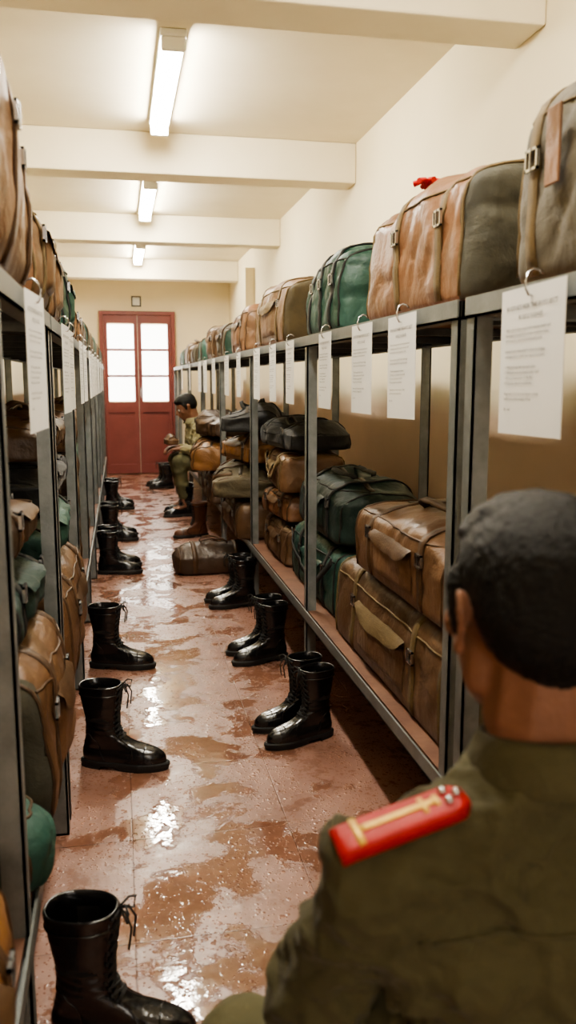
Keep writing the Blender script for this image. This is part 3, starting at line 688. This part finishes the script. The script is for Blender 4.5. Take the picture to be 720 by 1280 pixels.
def person(loc, rotz, J, label, head_rot=(0, 0, 0), shirt='olive', vox=.006, curl=.5, hi=True, boots_rot=(R90, R90), hs=1.0, bw=1.0):
    root = empty('person', loc, (0, 0, rotz), label, 'person')
    hm = Matrix.Translation(J['head']) @ Euler(head_rot).to_matrix().to_4x4() @ Matrix.Scale(hs, 4)
    b = bmesh.new()
    hull(b, [((0, -.012, .028), (.073, .090, .084))], hm, 3)
    hull(b, [((0, .02, .03), (.068, .065, .05)), ((0, .04, -.02), (.058, .042, .05)), ((0, .062, -.085), (.022, .02, .018)), ((.046, .005, -.058), .018), ((-.046, .005, -.058), .018)], hm)
    hull(b, [((.03, .075, .028), (.018, .010, .008)), ((-.03, .075, .028), (.018, .010, .008))], hm)
    hull(b, [((0, .085, .02), .007), ((0, .108, -.020), .010), ((.012, .097, -.025), .008), ((-.012, .097, -.025), .008)], hm)
    hull(b, [((0, .084, -.048), (.023, .011, .006))], hm); hull(b, [((0, .083, -.059), (.020, .011, .007))], hm)
    for s in (-1, 1):
        hull(b, [((s*.042, .058, -.012), (.02, .02, .02))], hm)
        ep = [(.074, .002, .012), (.080, -.005, .024), (.086, -.016, .025), (.088, -.023, .011), (.084, -.019, -.005), (.078, -.008, -.020), (.075, -.001, -.027)]
        for a, c in zip(ep[:-1], ep[1:]): hull(b, [((s*a[0], a[1], a[2]), .0048), ((s*c[0], c[1], c[2]), .0048)], hm, 1)
        hull(b, [((s*.076, -.006, .006), (.004, .012, .018)), ((s*.080, -.013, .008), (.003, .009, .014))], hm)
        hull(b, [((s*.076, -.002, -.025), (.006, .008, .010))], hm)
    hull(b, [(hm @ V((0, -.028, -.035)), .056), (hm @ V((0, -.02, -.085)), .056), (J['neck']+V((0, 0, .0)), .060)])
    chest, pel, neck = J['chest'], J['pelvis'], J['neck']
    hull(b, [(neck+V((0, 0, -.02)), (.055, .045, .03)), (J['shl'], .045), (J['shr'], .045)]); hull(b, [(J['shl'], .045), (J['shr'], .045), (chest, (.125*bw, .085, .12))])
    hull(b, [(chest, (.125*bw, .085, .12)), (pel, (.13, .10, .09))])
    for q in 'lr':
        hull(b, [(J['sh'+q], .042), (J['el'+q], .034)]); hull(b, [(J['el'+q], .034), (J['wr'+q], .025)])
        dv = J['hd'+q]; hand(b, J['wr'+q], dv, J.get('pn'+q, V((0, 0, -1))), (-1 if q == 'l' else 1)*J.get('ts', 1), curl)
        hull(b, [(J['hp'+q], .078), (J['kn'+q], .050)]); hull(b, [(J['kn'+q], .050), (J['an'+q], .036)])
        ft = J['an'+q]+V((math.cos(boots_rot[q == 'r']), math.sin(boots_rot[q == 'r']), 0))*.12; ft.z = .05
        hull(b, [(J['an'+q], .034), (V((ft.x, ft.y, .05)), (.03, .03, .018))])
    body = remesh(b, vox*.75 if hi else vox, 3, 'body'); mk('body', body, root, (M['skin'],))
    b = bmesh.new()
    hull(b, [((0, -.020, .048), (.080, .092, .075)), ((0, -.045, .01), (.076, .065, .07))], hm, 3)
    hull(b, [((0, -.056, -.030), (.050, .034, .036)), ((0, -.050, .01), (.073, .058, .05))], hm, 2)
    hull(b, [((0, .045, .078), (.058, .040, .030)), ((0, 0, .08), (.07, .07, .045))], hm, 2)
    for s in (-1, 1): hull(b, [((s*.071, .018, .03), (.009, .018, .02)), ((s*.070, .018, -.006), (.006, .009, .016))], hm)
    hme = remesh(b, .0024 if hi else .007, 4, 'hair'); so = V((4, 5, 6))
    nn = [v.normal.copy() for v in hme.vertices]
    for v, n in zip(hme.vertices, nn):
        q = v.co; lc = hm.inverted() @ q
        fade = max(0, min(1, (lc.z+.055)/.06))   # thins toward the nape
        v.co += n*(.0006*noise.noise(q*60+so)+.0009*noise.noise(q*170+so)+.0013*noise.noise(q*380+so)-.0065*(1-fade))
    mk('hair', hme, root, (M['hair'],))
    for s in (-1, 1):
        b = bmesh.new(); bmesh.ops.create_icosphere(b, subdivisions=2, radius=.0115*hs, matrix=hm @ Matrix.Translation((s*.031, .076, .010)))
        e = mk('eye', b, root, (M['eye'],), smooth=True)
        b = bmesh.new(); bmesh.ops.create_icosphere(b, subdivisions=2, radius=.0055*hs, matrix=hm @ Matrix.Translation((s*.031, .0835, .010)))
        mk('iris', b, e, (M['hair'],), smooth=True)
    b = bmesh.new()
    hull(b, [(neck+V((0, -.005, -.004)), (.076, .066, .030)), (J['shl'], .052), (J['shr'], .052)])
    hull(b, [(J['shl'], .058), (J['shr'], .058), (chest, (.165*bw, .115, .12))])
    hull(b, [(chest, (.165*bw, .115, .12)), ((chest+pel)/2, (.168*bw, .122, .08)), (pel+V((0, 0, .05)), (.155*bw, .12, .05))])
    if 'lap' in J: hull(b, [(chest, (.13, .10, .08)), (J['lap'], (.16, .10, .09)), ((chest+pel)/2, (.165, .12, .08))])
    for q in 'lr':
        hull(b, [(J['sh'+q], .060), (J['el'+q], .052)]); hull(b, [(J['el'+q], .052), (J['wr'+q]*.85+J['el'+q]*.15, .038)])
    sm = remesh(b, vox*.8, 6, 'shirt'); wrinkle(sm, .014, 5.5, 3, (1, 1, 1.3), .6); wrinkle(sm, .010, 11, 5, (1, 1, 1.3), -.5); wrinkle(sm, .004, 24, 8, (1, 1, 1.2), .4)
    mk('shirt', sm, root, (M[shirt],))
    st = BVHTree.FromPolygons([v.co for v in sm.vertices], [p.vertices for p in sm.polygons])
    if hi:
        b = bmesh.new(); P = []
        for i in range(29):
            x = -.17+.34*i/28; h = st.ray_cast(V((x, -1, neck.z-.115-.25*x*x)), V((0, 1, 0)))[0]
            if h: P.append(h+V((0, -.0008, 0)))
        tube(b, P, .0020, 5)
        mk('yoke_seam', b, root, (M[shirt],))
    b = bmesh.new(); rings = []
    for z, r_ in ((-.016, .082), (.024, .070), (.034, .073), (.030, .079), (-.006, .094), (-.016, .091)):
        rings.append([neck+V((r_*math.cos(a), -.004+r_*.95*math.sin(a), z+.014*(-math.sin(a))+.006)) for a in [math.radians(112+316*i/32) for i in range(33)]])
    loft(b, rings, closed_ring=False, cap=False); mk('collar', b, root, (M[shirt],))
    b = bmesh.new(); hull(b, [(pel, (.152*bw, .124, .095)), (J['hpl'], .088), (J['hpr'], .088)])
    for q in 'lr':
        hull(b, [(J['hp'+q], .094), (J['kn'+q], .070)]); kn, an = J['kn'+q], J['an'+q]
        hull(b, [(kn, .066), (kn*.25+an*.75, .054)])
    tm = remesh(b, vox*1.2, 6, 'trousers'); wrinkle(tm, .008, 7, 9); mk('trousers', tm, root, (M['olive_t'],))
    for i, q in enumerate('lr'):
        boot(J['an'+q].x, J['an'+q].y, boots_rot[i], parent=root)
    return root, st
J = dict(pelvis=V((.02, -.02, .25)), chest=V((.0, .03, .60)), neck=V((0.0, .045, .812)), head=V((-.016, .07, .958)),
         shl=V((-.192, .018, .724)), shr=V((.184, .03, .725)), ell=V((-.235, .11, .53)), elr=V((.19, .20, .50)),
         wrl=V((-.17, .30, .475)), wrr=V((.07, .38, .46)), hdl=V((.6, .8, -.12)), hdr=V((-.6, .8, -.15)), lap=V((-.07, .16, .47)),
         hpl=V((-.07, .04, .25)), hpr=V((.10, .02, .25)), knl=V((-.295, .22, .375)), knr=V((.13, .40, .36)),
         anl=V((-.23, .16, .08)), anr=V((.12, .20, .08)))
man, ST_ = person((.425, .70, 0), rad(0), J, 'person in olive uniform with red shoulder board crouching', head_rot=(rad(-6), rad(5), rad(4)), boots_rot=(rad(110), rad(88)), vox=.0055, hs=1.08)
# shoulder board laid on the cloth: centre line sampled from the shirt surface, then kept straight across
xs = [-.112-.128*i/16 for i in range(17)]
zraw = []
for x in xs:
    zz = []
    for yy in (-.014, .004, .022):
        h = ST_.ray_cast(V((x, yy, 2)), V((0, 0, -1)))[0]; zz.append(h.z if h else .75)
    zraw.append(max(zz))
# smooth convex envelope so the board stays stiff
n_ = len(xs); zc = zraw[:]
for i in range(n_):
    for a in range(i):
        for c in range(i+1, n_):
            t = (i-a)/(c-a); zc[i] = max(zc[i], zraw[a]*(1-t)+zraw[c]*t)
def ep_pt(u, w, h):
    f = max(0, min(1, u))*(n_-1); i = min(n_-2, int(f)); t = f-i
    p = V((xs[i]*(1-t)+xs[i+1]*t, .004, zc[i]*(1-t)+zc[i+1]*t))
    tg = V((xs[min(n_-1, i+3)]-xs[max(0, i-2)], 0, zc[min(n_-1, i+3)]-zc[max(0, i-2)])).normalized()
    nr = V((tg.z, 0, -tg.x))
    if nr.z < 0: nr = -nr
    return p+V((0, w, 0))+nr*(h+.002-.0015*(w/.022)**2)
def ep_sweep(bm, u0, u1, w0, w1, h0, h1, n=14, rnd=False):
    rings = []
    for i in range(n+1):
        u = u0+(u1-u0)*i/n; k = 1; hh = h1
        if rnd:
            k = min(1, .6+.4*min(1, (u-u0)/.09)); hh = h1-.0012*(i in (0, n))
            a, c = w0*k, w1*k; e = .0015
            rings.append([ep_pt(u, a, h0), ep_pt(u, (a+c)/2, h0), ep_pt(u, c, h0), ep_pt(u, c, hh-e), ep_pt(u, c-e, hh), ep_pt(u, (a+c)/2, hh), ep_pt(u, a+e, hh), ep_pt(u, a, hh-e)])
        else:
            a, c = w0, w1
            rings.append([ep_pt(u, a, h0), ep_pt(u, (a+c)/2, h0), ep_pt(u, c, h0), ep_pt(u, c, hh), ep_pt(u, (a+c)/2, hh), ep_pt(u, a, hh)])
    loft(bm, rings)
WE = .0225
b = bmesh.new(); ep_sweep(b, 0, 1.0, -WE, WE, -.010, .0035, rnd=True); epo = mk('epaulette', b, man, (M['epred'],)); epo['label'] = 'red felt shoulder board with gold braid'
b = bmesh.new(); ep_sweep(b, .22, .80, -.0040, .0040, .0025, .0050); mk('gold_stripe', b, epo, (M['gold'],))
for u0, u1, w0, w1 in ((.80, .85, -WE+.001, WE-.001), (.30, .335, -.012, .012), (.20, .235, -.008, .008)):
    b = bmesh.new(); ep_sweep(b, u0, u1, w0, w1, .0020, .0052, 3); mk('gold_bar', b, epo, (M['gold'],))
for uu, ww in ((.14, .009), (.14, -.009), (.06, 0)):
    b = bmesh.new(); bmesh.ops.create_icosphere(b, subdivisions=2, radius=.0046, matrix=Matrix.Translation(ep_pt(uu, ww, .005))); mk('button', b, epo, (M['steel'],), smooth=True)

J2 = dict(pelvis=V((0, 0, .47)), chest=V((0, .09, .69)), neck=V((0, .16, .84)), head=V((0, .215, .965)),
         shl=V((-.165, .13, .785)), shr=V((.165, .13, .785)), ell=V((-.19, .16, .57)), elr=V((.19, .16, .57)),
         wrl=V((-.10, .28, .605)), wrr=V((.10, .28, .605)), hdl=V((.25, .95, -.05)), hdr=V((-.25, .95, -.05)),
         hpl=V((-.09, .03, .46)), hpr=V((.09, .03, .46)), knl=V((-.11, .31, .49)), knr=V((.11, .30, .49)),
         anl=V((-.12, .27, .10)), anr=V((.11, .22, .10)))
person((.80, 7.62, 0), R90+rad(8), J2, 'person in olive shirt seated on the rack edge holding a bag', head_rot=(rad(-26), 0, 0), shirt='olive_l', vox=.008, hi=False, boots_rot=(rad(92), rad(86)), bw=.85)
bag((.445, 7.57, .638), (.20, .09, .10), rad(98), 'mid', label='small brown leather bag held on the lap', detail=0, handle=False)

# ------------------------------------------------------------------ camera, world
yaw, p = math.radians(11.28), math.radians(8.88)
F = V((math.sin(yaw)*math.cos(p), math.cos(yaw)*math.cos(p), -math.sin(p))); Rr = V((math.cos(yaw), -math.sin(yaw), 0)); U = Rr.cross(F)
cam = bpy.data.cameras.new('camera'); co = bpy.data.objects.new('camera', cam); C.objects.link(co)
mw = Matrix((Rr, U, -F)).transposed().to_4x4(); mw.translation = V((0, 0, 1.2)); co.matrix_world = mw
cam.sensor_fit = 'VERTICAL'; cam.sensor_height = 36; cam.sensor_width = 20.25; cam.lens = 1050/1280*36; cam.clip_start = .02
cam.dof.use_dof = True; cam.dof.focus_distance = 3.0; cam.dof.aperture_fstop = 4.0
bpy.context.scene.camera = co
w = bpy.data.worlds.new('world'); bpy.context.scene.world = w; w.use_nodes = True
w.node_tree.nodes['Background'].inputs[0].default_value = (1, .93, .82, 1); w.node_tree.nodes['Background'].inputs[1].default_value = .3
vs = bpy.context.scene.view_settings
try:
    vs.view_transform = 'AgX'; vs.look = 'AgX - Medium High Contrast'; vs.exposure = 0.62
except Exception as e: print(e)
